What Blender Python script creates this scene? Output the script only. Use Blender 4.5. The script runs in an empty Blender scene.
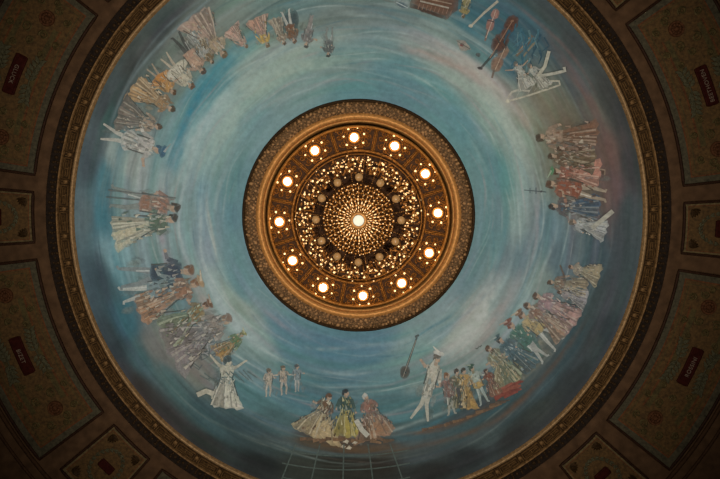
import bpy, math, random
import numpy as np
from mathutils import Vector, Matrix

random.seed(7)
rng = np.random.default_rng(11)
SC = bpy.context.scene
COL = SC.collection
PI = math.pi

# ------------------------------------------------------------------ camera
F = 710.0                        # focal length in photo pixels
CZ = 1.3                         # eye height
V = 62.0
TILT = math.atan(V / F)
CAM = Vector((0.0, -1.588, CZ))
ST, CT = math.sin(TILT), math.cos(TILT)
RIGHT = Vector((1, 0, 0)); DOWN = Vector((0, CT, -ST)); LOOK = Vector((0, ST, CT))
PX, PY = 358.6, 239.5            # where the optical axis meets the photograph

cam_d = bpy.data.cameras.new('camera')
cam_d.sensor_width = 36.0
cam_d.lens = 36.0 * F / 720.0
cam_d.shift_x = 1.4 / 720.0
cam_d.clip_end = 200
cam = bpy.data.objects.new('camera', cam_d)
COL.objects.link(cam)
up, back = -DOWN, -LOOK
cam.matrix_world = Matrix(((RIGHT.x, up.x, back.x, CAM.x), (RIGHT.y, up.y, back.y, CAM.y),
                           (RIGHT.z, up.z, back.z, CAM.z), (0, 0, 0, 1)))
SC.camera = cam
SC.view_settings.view_transform = 'Standard'
SC.view_settings.look = 'None'
SC.view_settings.gamma = 1.0
SC.view_settings.exposure = 0.0
SC.view_settings.use_curve_mapping = False

# ------------------------------------------------------------------ dome facts
Z_B = 26.3                       # springing of the dome
R_B = 10.04
Z_O, R_O = 30.06, 4.69           # oculus
CC = (R_B**2 - R_O**2 - (Z_O - Z_B)**2) / (2 * (Z_O - Z_B))
CEN_Z = Z_B - CC
RS = math.hypot(R_B, CC)         # radius of the spherical dome

def ray(px, py):
    return (LOOK * F + RIGHT * (px - PX) + DOWN * (py - PY)).normalized()

def on_dome(px, py, off=0.012):
    """point of the dome seen at a photo pixel, lifted off the plaster by off"""
    d = ray(px, py)
    c = Vector((0, 0, CEN_Z)); o = CAM - c
    r = RS - off
    b = o.dot(d); q = b * b - (o.dot(o) - r * r)
    return CAM + d * (-b + math.sqrt(q))

def project(P):
    v = P - np.array(CAM)
    x = v @ np.array(RIGHT); y = v @ np.array(DOWN); z = v @ np.array(LOOK)
    return PX + F * x / z, PY + F * y / z

def s2l(c):
    c = np.asarray(c, float) / 255.0
    return np.where(c <= 0.04045, c / 12.92, ((c + 0.055) / 1.055) ** 2.4)

# light that reaches the dome, by distance from the oculus centre (in photo px)
L_R = [0, 116, 150, 180, 210, 240, 270, 290]
L_V = [.86, .86, .873, .857, .822, .775, .728, .69]
def light_at(px, py):
    r = np.hypot(np.asarray(px) - 358.6, np.asarray(py) - 214.0)
    return np.interp(r, L_R, L_V)[..., None] * np.array([1.0, .965, .92])

def tone(c):
    r, g, b = c
    if b <= g: return (r * .96, g * .95, b * .93)
    return (r * 1.0 + 1, g * .905 + 2, b * .82 + 2)
def muted(c, k=.14, d=.97):
    m = (c[0] * .35 + c[1] * .45 + c[2] * .2)
    return tuple((x * (1 - k) + m * k * w_) * d for x, w_ in zip(c, (1.03, 1.0, .93)))
def pigment(px, py, c):
    c = muted(tone(c))
    a = s2l(c) / light_at(px, py)
    return np.clip(a, 0.004, 0.85)

# ------------------------------------------------------------------ tagging
def tag(o, label=None, cat=None, group=None, kind=None):
    if label: o['label'] = label
    if cat: o['category'] = cat
    if group: o['group'] = group
    if kind: o['kind'] = kind
    return o

def empty(name, loc, label, cat, group=None):
    o = bpy.data.objects.new(name, None)
    o.empty_display_size = 0.3
    COL.objects.link(o); o.location = loc
    return tag(o, label, cat, group)

# ------------------------------------------------------------------ mesh builder
class MB:
    def __init__(s):
        s.v, s.f, s.m, s.c, s.t = [], [], [], [], []
        s.mi = 0; s.col = (1, 1, 1)
    def add(s, vs, fs, col=None):
        b = len(s.v)
        s.v.extend([tuple(p) for p in vs])
        cc = col if col is not None else s.col
        if len(np.shape(cc)) == 1: s.c.extend([tuple(cc)] * len(vs))
        else: s.c.extend([tuple(k) for k in cc])
        for f in fs:
            s.f.append(tuple(b + i for i in f)); s.m.append(s.mi)
    def tube(s, pts, r, n=6, closed=False, cap=True):
        pts = [Vector(p) for p in pts]; N = len(pts)
        rad = r if hasattr(r, '__len__') else [r] * N
        vs, fs = [], []
        ref = None
        for i, p in enumerate(pts):
            a = pts[i - 1] if (i > 0 or closed) else p
            b = pts[(i + 1) % N] if (i < N - 1 or closed) else p
            t = (b - a).normalized()
            if ref is None:
                ref = Vector((0, 0, 1)) if abs(t.z) < .9 else Vector((1, 0, 0))
            u = (ref - t * ref.dot(t))
            if u.length < 1e-6: u = t.orthogonal()
            u.normalize(); w = t.cross(u); ref = u
            for k in range(n):
                an = 2 * PI * k / n
                vs.append(p + (u * math.cos(an) + w * math.sin(an)) * rad[i])
        for i in range(N if closed else N - 1):
            j = (i + 1) % N
            for k in range(n):
                q = (k + 1) % n
                fs.append((i * n + k, i * n + q, j * n + q, j * n + k))
        if cap and not closed:
            fs.append(tuple(range(n - 1, -1, -1))); fs.append(tuple((N - 1) * n + k for k in range(n)))
        s.add(vs, fs)
    def sphere(s, c, r, seg=10, ring=6, sx=1, sy=1, sz=1):
        c = Vector(c); vs = [c + Vector((0, 0, r * sz))]; fs = []
        for i in range(1, ring):
            a = PI * i / ring
            for k in range(seg):
                b = 2 * PI * k / seg
                vs.append(c + Vector((r * sx * math.sin(a) * math.cos(b), r * sy * math.sin(a) * math.sin(b), r * sz * math.cos(a))))
        vs.append(c - Vector((0, 0, r * sz)))
        for k in range(seg): fs.append((0, 1 + k, 1 + (k + 1) % seg))
        for i in range(ring - 2):
            for k in range(seg):
                a, b = 1 + i * seg + k, 1 + i * seg + (k + 1) % seg
                fs.append((a, a + seg, b + seg, b))
        e = len(vs) - 1; o = 1 + (ring - 2) * seg
        for k in range(seg): fs.append((o + k, e, o + (k + 1) % seg))
        s.add(vs, fs)
    def lathe(s, prof, seg=96, a0=0.0, a1=2 * PI, c=(0, 0)):
        """prof: (radius, z) pairs turned about the vertical axis"""
        full = abs(a1 - a0 - 2 * PI) < 1e-6
        n = seg if full else seg + 1
        vs, fs = [], []
        for (r, z) in prof:
            for k in range(n):
                a = a0 + (a1 - a0) * k / seg
                vs.append((c[0] + r * math.cos(a), c[1] + r * math.sin(a), z))
        for i in range(len(prof) - 1):
            for k in range(seg):
                q = (k + 1) % n if full else k + 1
                fs.append((i * n + k, i * n + q, (i + 1) * n + q, (i + 1) * n + k))
        s.add(vs, fs)
    def build(s, name, mats, parent=None, smooth=False, colors=False, loc=None):
        me = bpy.data.meshes.new(name)
        if loc is not None:
            L = Vector(loc); s.v = [tuple(Vector(p) - L) for p in s.v]
        me.from_pydata(s.v, [], s.f)
        mats = mats if isinstance(mats, (list, tuple)) else [mats]
        for m in mats: me.materials.append(m)
        if len(mats) > 1: me.polygons.foreach_set('material_index', s.m)
        if smooth: me.polygons.foreach_set('use_smooth', [True] * len(me.polygons))
        if colors:
            at = me.color_attributes.new('paint', 'FLOAT_COLOR', 'POINT')
            arr = np.ones((len(s.v), 4)); arr[:, :3] = np.array(s.c)
            at.data.foreach_set('color', arr.ravel())
        me.update()
        o = bpy.data.objects.new(name, me); COL.objects.link(o)
        if parent is not None:
            o.parent = parent
            o.location = (Vector(loc) if loc is not None else Vector((0, 0, 0)))
            if loc is None: o.location = -Vector(parent.location)
            else: o.location = Vector(loc) - Vector(parent.location)
        elif loc is not None: o.location = loc
        return o

# ------------------------------------------------------------------ materials
def mat(name, base, rough=.6, metal=0.0, var=.25, scale=6.0, emis=None, strength=0, bump=0.0, base2=None, spec=.06, detail=4):
    m = bpy.data.materials.new(name); m.use_nodes = True
    nt = m.node_tree; N = nt.nodes; b = N['Principled BSDF']
    b.inputs['Roughness'].default_value = rough
    b.inputs['Metallic'].default_value = metal
    b.inputs['Specular IOR Level'].default_value = spec
    tc = N.new('ShaderNodeTexCoord'); nz = N.new('ShaderNodeTexNoise')
    nz.inputs['Scale'].default_value = scale; nz.inputs['Detail'].default_value = detail
    nt.links.new(tc.outputs['Object'], nz.inputs['Vector'])
    rp = N.new('ShaderNodeValToRGB')
    rp.color_ramp.elements[0].position = .3; rp.color_ramp.elements[1].position = .7
    a = tuple(x * (1 - var) for x in base); c = base2 or tuple(min(1, x * (1 + var)) for x in base)
    rp.color_ramp.elements[0].color = (*a, 1); rp.color_ramp.elements[1].color = (*c, 1)
    nt.links.new(nz.outputs['Fac'], rp.inputs['Fac'])
    nt.links.new(rp.outputs['Color'], b.inputs['Base Color'])
    if bump:
        bp = N.new('ShaderNodeBump'); bp.inputs['Strength'].default_value = bump; bp.inputs['Distance'].default_value = .03
        nt.links.new(nz.outputs['Fac'], bp.inputs['Height']); nt.links.new(bp.outputs['Normal'], b.inputs['Normal'])
    if emis:
        b.inputs['Emission Color'].default_value = (*emis, 1); b.inputs['Emission Strength'].default_value = strength
    return m

def paint_mat(name, rough=.75, grain=.16, scale=5.0):
    m = bpy.data.materials.new(name); m.use_nodes = True
    nt = m.node_tree; N = nt.nodes; b = N['Principled BSDF']
    b.inputs['Roughness'].default_value = rough; b.inputs['Specular IOR Level'].default_value = .15
    at = N.new('ShaderNodeAttribute'); at.attribute_name = 'paint'
    tc = N.new('ShaderNodeTexCoord'); nz = N.new('ShaderNodeTexNoise')
    nz.inputs['Scale'].default_value = scale; nz.inputs['Detail'].default_value = 5; nz.inputs['Roughness'].default_value = .7
    nt.links.new(tc.outputs['Object'], nz.inputs['Vector'])
    mr = N.new('ShaderNodeMapRange')
    mr.inputs['From Min'].default_value = .25; mr.inputs['From Max'].default_value = .75
    mr.inputs['To Min'].default_value = 1 - grain; mr.inputs['To Max'].default_value = 1 + grain
    nt.links.new(nz.outputs['Fac'], mr.inputs['Value'])
    vm = N.new('ShaderNodeVectorMath'); vm.operation = 'SCALE'
    nt.links.new(at.outputs['Color'], vm.inputs[0]); nt.links.new(mr.outputs['Result'], vm.inputs['Scale'])
    nt.links.new(vm.outputs['Vector'], b.inputs['Base Color'])
    return m

M = {}
M['paint'] = paint_mat('mural_paint')
M['figure'] = paint_mat('figure_paint', grain=.3, scale=9.0)
M['panel'] = paint_mat('panel_paint', grain=.7, scale=9.0)
M['ceiling'] = mat('brown_plaster', (.062, .031, .0135), .8, var=.3, scale=3.0)
M['dark'] = mat('dark_recess', (.012, .007, .004), .8, var=.4, scale=8)
M['shaft'] = mat('dark_shaft', (.02, .011, .006), .8, var=.4, scale=8)
M['gilt'] = mat('old_gilding', (.125, .064, .022), .45, .2, var=.5, scale=8, bump=.3)
M['giltlight'] = mat('bright_gilding', (.20, .115, .048), .42, .2, var=.35, scale=10, bump=.2)
M['giltdark'] = mat('dull_gilding', (.030, .015, .005), .55, .1, var=.5, scale=14, bump=.4)
M['oculusband'] = mat('bronze_leaf_band', (.10, .052, .020), .5, .15, var=.75, scale=18, bump=.8)
M['oculusleaf'] = mat('gilded_leaves', (.30, .155, .062), .45, .2, var=.65, scale=7, bump=.5)
M['oculusroll'] = mat('gilded_roll', (.44, .19, .05), .4, .2, var=.3, scale=12, bump=.3)
M['brass'] = mat('chandelier_brass', (.27, .098, .017), .4, .3, var=.5, scale=14)
M['brassdark'] = mat('chandelier_bronze', (.05, .019, .005), .5, .1, var=.7, scale=16, bump=.4)
M['crystal'] = mat('amber_crystal', (.52, .21, .045), .25, .2, var=.6, scale=30)
M['lamp'] = mat('lit_lamp_glass', (1, .9, .7), .5, emis=(1.0, .78, .46), strength=14)
M['bulb'] = mat('lit_candle_bulb', (1, .8, .5), .5, emis=(1.0, .56, .20), strength=1.5)
M['tinybulb_glint'] = mat('bead_bulb_and_glint', (1, .8, .5), .5, emis=(1.0, .42, .09), strength=.9)  # glow of the bead bulbs, also used for the imitated glints
M['centrelamp'] = mat('lit_centre_lamp', (.3, .28, .22), .6, emis=(.80, .75, .56), strength=.95)
M['globe'] = mat('opal_glass_globe', (.46, .24, .085), .2, var=.1, scale=5, spec=.3)
M['plaque'] = mat('dark_red_plaque', (.026, .005, .003), .7, var=.3, scale=9, spec=.02)
M['letter'] = mat('pale_lettering', (.13, .085, .055), .6, var=.2, scale=9)
M['laurel'] = mat('grey_green_laurel', (.052, .044, .021), .7, var=.4, scale=12)
M['trim'] = mat('brown_moulding', (.040, .018, .007), .7, var=.3, scale=5)
M['olive'] = mat('olive_ornament', (.062, .042, .014), .7, var=.5, scale=12)
M['redbrown'] = mat('red_brown_ornament', (.06, .022, .008), .7, var=.5, scale=12)
M['frame'] = mat('dark_frame_moulding', (.022, .009, .004), .6, var=.3, scale=9, spec=.05)

# ------------------------------------------------------------------ the dome painting
def vnoise(th, r, nth, nr, seed, slant=0.0):
    """value noise that closes round the circle; th in 0..2pi, r in 0..1"""
    g = np.random.default_rng(seed).random((nr + 2, nth))
    u = ((th + slant * r) / (2 * PI) * nth) % nth; v = np.clip(r, 0, 1) * nr
    i = np.floor(u).astype(int) % nth; j = np.floor(v).astype(int)
    fu = u - np.floor(u); fv = v - j
    fu = fu * fu * (3 - 2 * fu); fv = fv * fv * (3 - 2 * fv)
    i2 = (i + 1) % nth
    return (g[j, i] * (1 - fu) + g[j, i2] * fu) * (1 - fv) + (g[j + 1, i] * (1 - fu) + g[j + 1, i2] * fu) * fv

# colours of the painted sky and ground: photo px -> colour of the paint there
SKY = [
 (359,90,(88,136,148)),(300,80,(118,148,148)),(220,105,(140,163,156)),(190,150,(132,162,162)),(205,190,(122,154,160)),(200,235,(108,142,156)),
 (232,190,(94,138,150)),(235,250,(98,140,154)),(225,295,(118,148,154)),(255,340,(112,144,152)),(240,310,(128,150,152)),(290,350,(82,126,144)),
 (330,350,(76,120,142)),(370,350,(74,116,138)),(420,340,(92,126,138)),(470,320,(128,148,146)),(450,345,(122,144,142)),(500,290,(118,142,146)),
 (495,230,(94,134,146)),(520,220,(116,146,152)),(520,170,(112,148,150)),(500,170,(88,136,148)),(525,140,(138,154,142)),(490,110,(132,150,142)),
 (460,120,(88,136,150)),(440,90,(92,138,150)),(455,70,(132,146,138)),(420,40,(128,145,140)),(380,50,(98,134,142)),(345,60,(104,138,144)),
 (400,70,(88,132,146)),(340,15,(100,126,128)),(300,15,(98,122,120)),(260,60,(136,156,146)),(240,85,(110,150,150)),(205,115,(78,136,152)),(178,155,(80,134,150)),
 (215,98,(72,132,150)),(260,10,(96,116,110)),(230,20,(110,128,120)),(180,20,(96,108,104)),(150,60,(78,96,98)),(125,95,(66,94,98)),(112,120,(60,88,92)),
 (115,155,(126,150,156)),(130,170,(136,156,160)),(170,180,(122,152,158)),(125,185,(112,142,152)),(125,250,(104,144,158)),(160,240,(112,146,156)),(190,210,(114,148,158)),
 (200,260,(110,144,156)),(100,220,(60,108,126)),(103,180,(66,112,128)),(105,270,(62,104,124)),(125,325,(58,98,118)),(170,300,(92,130,144)),(215,300,(108,142,150)),
 (145,360,(64,94,106)),(180,385,(70,100,108)),(210,415,(58,84,94)),(250,345,(108,140,148)),(260,370,(98,134,146)),(250,395,(78,120,132)),(300,400,(72,112,126)),
 (310,380,(82,122,136)),(340,375,(80,120,136)),(390,385,(80,122,132)),(400,410,(70,110,120)),(440,335,(118,142,142)),(420,375,(92,130,134)),(280,425,(66,94,104)),
 (250,430,(52,74,84)),(410,435,(58,84,92)),(460,430,(58,76,82)),(500,415,(54,70,78)),(540,380,(56,72,82)),(575,340,(58,76,88)),(595,300,(60,82,96)),
 (540,290,(112,138,142)),(520,305,(124,142,142)),(560,255,(82,108,122)),(600,255,(66,84,98)),(550,230,(92,124,140)),(580,250,(84,104,116)),(545,165,(112,120,112)),
 (560,110,(104,106,92)),(590,110,(88,88,80)),(610,150,(92,76,70)),(615,190,(88,76,76)),(600,200,(82,84,90)),(545,90,(110,112,98)),(575,80,(76,84,84)),
 (555,40,(62,78,84)),(540,30,(56,90,106)),(505,25,(56,92,110)),(480,50,(84,122,132)),(470,20,(60,104,122)),(510,60,(60,98,114)),(440,30,(120,138,132)),
 (480,75,(138,140,134)),(500,90,(136,132,126)),(525,120,(136,130,114)),(390,10,(92,118,124)),(430,5,(84,106,108)),
 (86,220,(60,82,94)),(90,170,(58,74,84)),(105,110,(54,66,72)),(135,60,(54,62,64)),(165,25,(58,64,64)),(95,290,(46,64,76)),(120,350,(42,54,62)),(160,405,(40,48,52)),
 (210,440,(36,42,46)),(260,465,(34,38,40)),(630,220,(58,66,72)),(628,160,(56,60,64)),(610,90,(58,58,58)),(580,45,(58,62,62)),(555,12,(54,62,64)),(625,270,(52,62,70)),
 (605,330,(48,58,66)),(570,385,(44,52,56)),(520,430,(42,46,48)),(470,455,(42,44,44)),(430,470,(40,40,38)),(340,465,(42,40,34)),(300,465,(40,40,36)),(380,465,(44,40,34)),
 (345,442,(76,62,48)),(310,442,(64,62,54)),(385,442,(70,62,50)),
]

FIX = [(230,300,(140,150,140)),(420,345,(110,134,126)),(475,318,(148,149,136)),(115,250,(120,147,147)),(235,105,(114,139,132)),(190,150,(118,147,141)),
 (145,392,(50,46,42)),(125,372,(52,54,54)),(165,415,(50,47,44)),(485,437,(64,72,70)),(605,95,(56,56,52)),(575,45,(58,60,58)),(425,45,(116,124,118)),(85,220,(78,92,92)),
 (605,300,(62,68,68)),(630,220,(62,70,69)),(260,437,(56,63,61)),(145,45,(66,69,65)),(250,85,(132,146,132)),(215,150,(120,144,138)),(200,200,(112,138,138)),(225,130,(126,146,138)),
 (540,130,(122,130,114)),(527,160,(118,132,118)),(455,335,(140,146,134)),(500,300,(116,132,128)),(470,275,(100,122,122)),(440,320,(112,132,126)),(520,260,(96,116,116)),(480,90,(120,132,122)),(300,85,(112,134,128)),(400,90,(88,119,121)),(250,120,(104,132,130)),(230,215,(92,122,126)),(240,280,(98,126,128)),(290,335,(90,118,124)),(365,345,(82,112,120)),(210,255,(124,140,140)),(215,280,(130,146,140)),(245,325,(134,146,138)),
 (95,150,(66,76,76)),(120,90,(60,68,66)),(100,280,(56,70,74)),(112,332,(50,60,62)),(200,440,(42,44,40)),(300,470,(50,50,44)),(430,455,(58,64,62)),(540,410,(50,54,50)),
 (590,340,(54,60,58)),(625,270,(58,66,66)),(635,170,(54,56,54)),(620,110,(54,54,52)),(555,20,(58,64,62)),(165,60,(100,108,98)),(140,95,(96,104,94)),(185,30,(104,110,100)),
 (175,345,(120,118,108)),(155,350,(100,100,94)),(195,370,(104,104,96)),(565,125,(96,86,70)),(585,185,(100,88,78)),(575,160,(98,92,78))]
SKY = [(x, y, tone(c)) for (x, y, c) in SKY if min((x - f[0]) ** 2 + (y - f[1]) ** 2 for f in FIX) > 144] + FIX
def dome_colors(P):
    x, y = project(P)
    dx, dy = x - 358.6, y - 214.0
    r = np.hypot(dx, dy); th = np.arctan2(dy, dx) % (2 * PI)
    # a wander in the brush path, so that no edge is a perfect circle
    rr = r + 7 * (vnoise(th, (r - 110) / 185, 14, 8, 3) - .5) + 3 * (vnoise(th, (r - 110) / 185, 40, 30, 4) - .5)
    tt = th + .07 * (vnoise(th, (r - 110) / 185, 20, 16, 5) - .5)
    acc = np.zeros((len(x), 3)); wsum = np.zeros(len(x))
    for (cx, cy, c) in SKY:
        cr = math.hypot(cx - 358.6, cy - 214.0); ct = math.atan2(cy - 214.0, cx - 358.6)
        dt = (tt - ct + PI) % (2 * PI) - PI
        d2 = ((rr - cr) * 1.25) ** 2 + (dt * .5 * (rr + cr) * .62) ** 2
        w = 1.0 / (d2 + 30.0) ** 2
        acc += w[:, None] * s2l(c)[None, :]; wsum += w
    col = acc / wsum[:, None]
    q = (r - 110) / 185
    n1 = vnoise(th, q, 16, 26, 21, .5) - .5; n2 = vnoise(th, q, 36, 60, 22, .35) - .5; n3 = vnoise(th, q, 90, 120, 23, .2) - .5
    edge = np.interp(r, [116, 150, 175, 235, 262, 290], [.45, .55, .9, 1, .8, .6])
    col *= (1 + edge * (.26 * n1 + .24 * n2 + .22 * n3))[:, None]
    h = vnoise(th, q, 14, 30, 31, .6) - .5
    col[:, 0] *= 1 + .22 * h; col[:, 2] *= 1 + .12 * h
    # long loose brush strokes along the ring
    R2 = np.random.default_rng(5)
    def stroke(r0, t0, ln, wd, c, al, sl=0.0):
        dt = (th - t0 + PI) % (2 * PI) - PI
        m = np.abs(dt) < ln
        if not m.any(): return
        rad = r0 + sl * dt[m] + 2.2 * np.sin(dt[m] * 9 + r0)
        k = np.exp(-((r[m] - rad) / wd) ** 2) * np.clip(1 - (np.abs(dt[m]) / ln) ** 2, 0, 1) * al
        k *= .55 + .9 * vnoise(th[m], q[m], 150, 60, int(r0 * 7) % 97)
        k = np.clip(k, 0, 1)[:, None]
        col[m] = col[m] * (1 - k) + s2l(tone(c))[None, :] * k
    for i in range(150):
        r0 = R2.uniform(134, 252); t0 = R2.uniform(0, 2 * PI)
        pale = R2.random()
        if r0 < 225:
            c = (158, 172, 166) if pale < .5 else ((150, 148, 160) if pale < .66 else (62, 118, 140))
        else:
            c = (104, 128, 132) if pale < .4 else (44, 84, 100)
        stroke(r0, t0, R2.uniform(.12, .5), R2.uniform(.8, 2.6), c, R2.uniform(.10, .34), R2.uniform(-18, 18))
    for i in range(330):
        r0 = R2.uniform(122, 262); t0 = R2.uniform(0, 2 * PI); z_ = R2.random()
        c = ((172, 182, 176) if z_ < .4 else (52, 104, 128) if z_ < .75 else (150, 140, 150)) if r0 < 215 else ((110, 130, 132) if z_ < .4 else (44, 72, 84) if z_ < .8 else (104, 92, 84))
        stroke(r0, t0, R2.uniform(.06, .34), R2.uniform(.45, 1.1), c, R2.uniform(.12, .42) * (.55 if r0 < 145 else 1), R2.uniform(-14, 14))
    D = math.radians
    for (r0, a, ln, wd, c, al, sl) in [
        (206, 344, .30, 15, (106, 98, 80), .75, 0), (232, 345, .30, 13, (94, 82, 66), .7, 0), (248, 350, .22, 6, (90, 72, 60), .6, 0), (214, 326, .16, 10, (112, 106, 86), .6, 0),
        (226, 223, .40, 15, (112, 112, 98), .55, 0), (216, 143, .22, 18, (122, 117, 106), .6, 0), (228, 40, .3, 9, (112, 110, 96), .5, 0), (196, 250, .2, 9, (124, 128, 112), .45, 0),
        (163, 222, .55, 12, (146, 166, 158), .75, 10), (178, 205, .35, 10, (154, 172, 170), .7, 0), (196, 214, .5, 5, (58, 124, 150), .75, 8),
        (206, 228, .35, 5, (60, 128, 150), .6, 0), (158, 245, .4, 9, (146, 162, 150), .7, -14), (176, 255, .3, 8, (148, 158, 144), .45, 6),
        (186, 312, .4, 7, (164, 160, 150), .75, 10), (172, 325, .45, 8, (156, 168, 156), .7, 8), (176, 300, .3, 4, (168, 140, 130), .5, 6),
        (166, 350, .4, 8, (142, 160, 158), .35, 0), (158, 42, .35, 9, (168, 172, 166), .8, 16), (174, 35, .3, 6, (150, 146, 150), .5, 20),
        (186, 60, .3, 6, (148, 156, 148), .45, -10), (164, 140, .4, 8, (158, 172, 170), .75, -10), (180, 150, .3, 6, (154, 150, 152), .5, -8),
        (160, 170, .3, 2, (170, 180, 178), .5, 0), (178, 178, .3, 2, (170, 180, 180), .5, 0), (150, 175, .25, 1.6, (160, 174, 176), .5, 3),
        (196, 172, .3, 5, (140, 142, 160), .5, 2), (140, 110, .5, 6, (60, 108, 134), .35, 4), (150, 85, .4, 5, (64, 108, 132), .4, 6),
        (246, 200, .3, 6, (58, 118, 138), .5, 0), (250, 168, .3, 7, (60, 116, 136), .5, 0), (262, 225, .5, 1.4, (110, 124, 124), .7, 0), (266, 225, .5, 1.2, (100, 112, 112), .5, 0),
        (258, 338, .45, 5, (104, 80, 72), .55, 0), (250, 352, .3, 4, (108, 88, 84), .5, 2), (264, 318, .3, 2, (104, 84, 80), .5, 0),
        (246, 52, .5, 3, (92, 70, 54), .6, -10), (228, 68, .3, 2.5, (96, 74, 56), .55, -16), (236, 92, .35, 4, (92, 72, 50), .5, 0)]:
        stroke(r0, D(a), ln, wd, c, al, sl)
    return np.clip(col / light_at(x, y), .004, .85)

mural = empty('dome_mural', (0, 0, Z_B), 'shallow blue dome painted with swirling sky and a ring of figures round the chandelier', 'dome painting')
def build_dome():
    nt_, nr_ = 1240, 210
    rho = np.linspace(R_O - .12, R_B + .05, nr_)
    a = np.arange(nt_) / nt_ * 2 * PI
    RR, AA = np.meshgrid(rho, a, indexing='ij')
    ZZ = CEN_Z + np.sqrt(RS ** 2 - RR ** 2)
    P = np.stack([RR * np.cos(AA), RR * np.sin(AA), ZZ], -1).reshape(-1, 3)
    col = dome_colors(P)
    i = np.arange(nr_ - 1)[:, None] * nt_; k = np.arange(nt_)[None, :]; k2 = (k + 1) % nt_
    faces = np.stack([i + k, i + k2, i + nt_ + k2, i + nt_ + k], -1).reshape(-1, 4)
    me = bpy.data.meshes.new('painted_sky')
    me.vertices.add(len(P)); me.vertices.foreach_set('co', (P - np.array([0, 0, Z_B])).astype(np.float32).ravel())
    me.loops.add(faces.size); me.loops.foreach_set('vertex_index', faces.ravel().astype(np.int32))
    me.polygons.add(len(faces))
    me.polygons.foreach_set('loop_start', np.arange(0, faces.size, 4, dtype=np.int32))
    me.polygons.foreach_set('use_smooth', np.ones(len(faces), bool))
    me.update(calc_edges=True)
    at = me.color_attributes.new('paint', 'FLOAT_COLOR', 'POINT')
    arr = np.ones((len(P), 4), np.float32); arr[:, :3] = col
    at.data.foreach_set('color', arr.ravel())
    me.materials.append(M['paint'])
    o = bpy.data.objects.new('painted_sky', me); COL.objects.link(o); o.parent = mural
build_dome()

# ------------------------------------------------------------------ figures painted on the dome
class Figure:
    """paint laid on the dome in thin coats; shapes are given in photo px along the dome"""
    coat = 0
    def __init__(s):
        s.mb = MB(); s.n = 0; s.base = .010 + .0006 * (Figure.coat % 9); Figure.coat += 1
        s.rg = random.Random(Figure.coat * 31); s.al = []; s.al_k = 0
    def off(s):
        s.n += 1
        return s.base + .0018 * s.n
    def poly(s, pts, c, jit=.10):
        cx = sum(p[0] for p in pts) / len(pts); cy = sum(p[1] for p in pts) / len(pts)
        bd = []
        for i, p in enumerate(pts):
            q = pts[(i + 1) % len(pts)]
            n = max(1, int(math.hypot(q[0] - p[0], q[1] - p[1]) / 2.2))
            for k in range(n):
                w = k / n
                bd.append((p[0] + (q[0] - p[0]) * w + s.rg.uniform(-.6, .6), p[1] + (q[1] - p[1]) * w + s.rg.uniform(-.6, .6)))
        o = s.off(); n = len(bd); vs, cs = [], []
        def col(x, y):
            a = pigment(x, y, c); j = 1 + s.rg.uniform(-jit, jit) * 1.8
            return np.clip(a * j * np.array([1 + s.rg.uniform(-.06, .06), 1, 1 + s.rg.uniform(-.06, .06)]), .004, .85)
        vs.append(on_dome(cx, cy, o)); cs.append(col(cx, cy)); s.al.append(max(.08, s.al_k))
        for f in (.4, .75, 1.0):
            for (x, y) in bd:
                X, Y = cx + (x - cx) * f, cy + (y - cy) * f
                vs.append(on_dome(X, Y, o)); cs.append(col(X, Y)); s.al.append({.4: max(.10, s.al_k), .75: max(.18, s.al_k * 1.3), 1.0: max(.5, s.al_k * 1.75)}[f])
        fs = [(0, 1 + k, 1 + (k + 1) % n) for k in range(n)]
        for L in range(2):
            b = 1 + L * n
            for k in range(n):
                q = (k + 1) % n
                fs.append((b + k, b + n + k, b + n + q, b + q))
        s.mb.add(vs, fs, cs)
    def ell(s, x, y, rx, ry, ang, c, jit=.1):
        n = max(7, int(2 * max(rx, ry)))
        ca, sa = math.cos(ang), math.sin(ang)
        s.poly([(x + rx * math.cos(2 * PI * k / n) * ca - ry * math.sin(2 * PI * k / n) * sa,
                 y + rx * math.cos(2 * PI * k / n) * sa + ry * math.sin(2 * PI * k / n) * ca) for k in range(n)], c, jit)
    def line(s, pts, w, c, w2=None, jit=.12):
        """a tapering brush line"""
        w2 = w if w2 is None else w2
        out = []
        for i in range(len(pts) - 1):
            p, q = pts[i], pts[i + 1]
            n = max(1, int(math.hypot(q[0] - p[0], q[1] - p[1]) / 3))
            out += [(p[0] + (q[0] - p[0]) * k / n, p[1] + (q[1] - p[1]) * k / n) for k in range(n)]
        out.append(pts[-1]); N = len(out); o = s.off(); vs, cs = [], []
        for i, p in enumerate(out):
            a, b = out[max(0, i - 1)], out[min(N - 1, i + 1)]
            dx, dy = b[0] - a[0], b[1] - a[1]; L = math.hypot(dx, dy) or 1
            ww = (w + (w2 - w) * i / max(1, N - 1)) * .5
            for sg in (-1, 1):
                X, Y = p[0] - dy / L * ww * sg, p[1] + dx / L * ww * sg
                vs.append(on_dome(X, Y, o)); cs.append(np.clip(pigment(X, Y, c) * (1 + s.rg.uniform(-jit, jit)), .004, .85)); s.al.append(.25)
        s.mb.add(vs, [(2 * i, 2 * i + 1, 2 * i + 3, 2 * i + 2) for i in range(N - 1)], cs)
    def done(s, name, label):
        # thin paint: the sky shows a little through, most at the edges of each stroke
        bg = dome_colors(np.array(s.mb.v)); k = np.array(s.al)[:, None]
        s.mb.c = [tuple(c) for c in np.array(s.mb.c) * (1 - k) + bg * k]
        o = s.mb.build(name, M['figure'], mural, colors=True)
        if label: o['label'] = label
        return o

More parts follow.
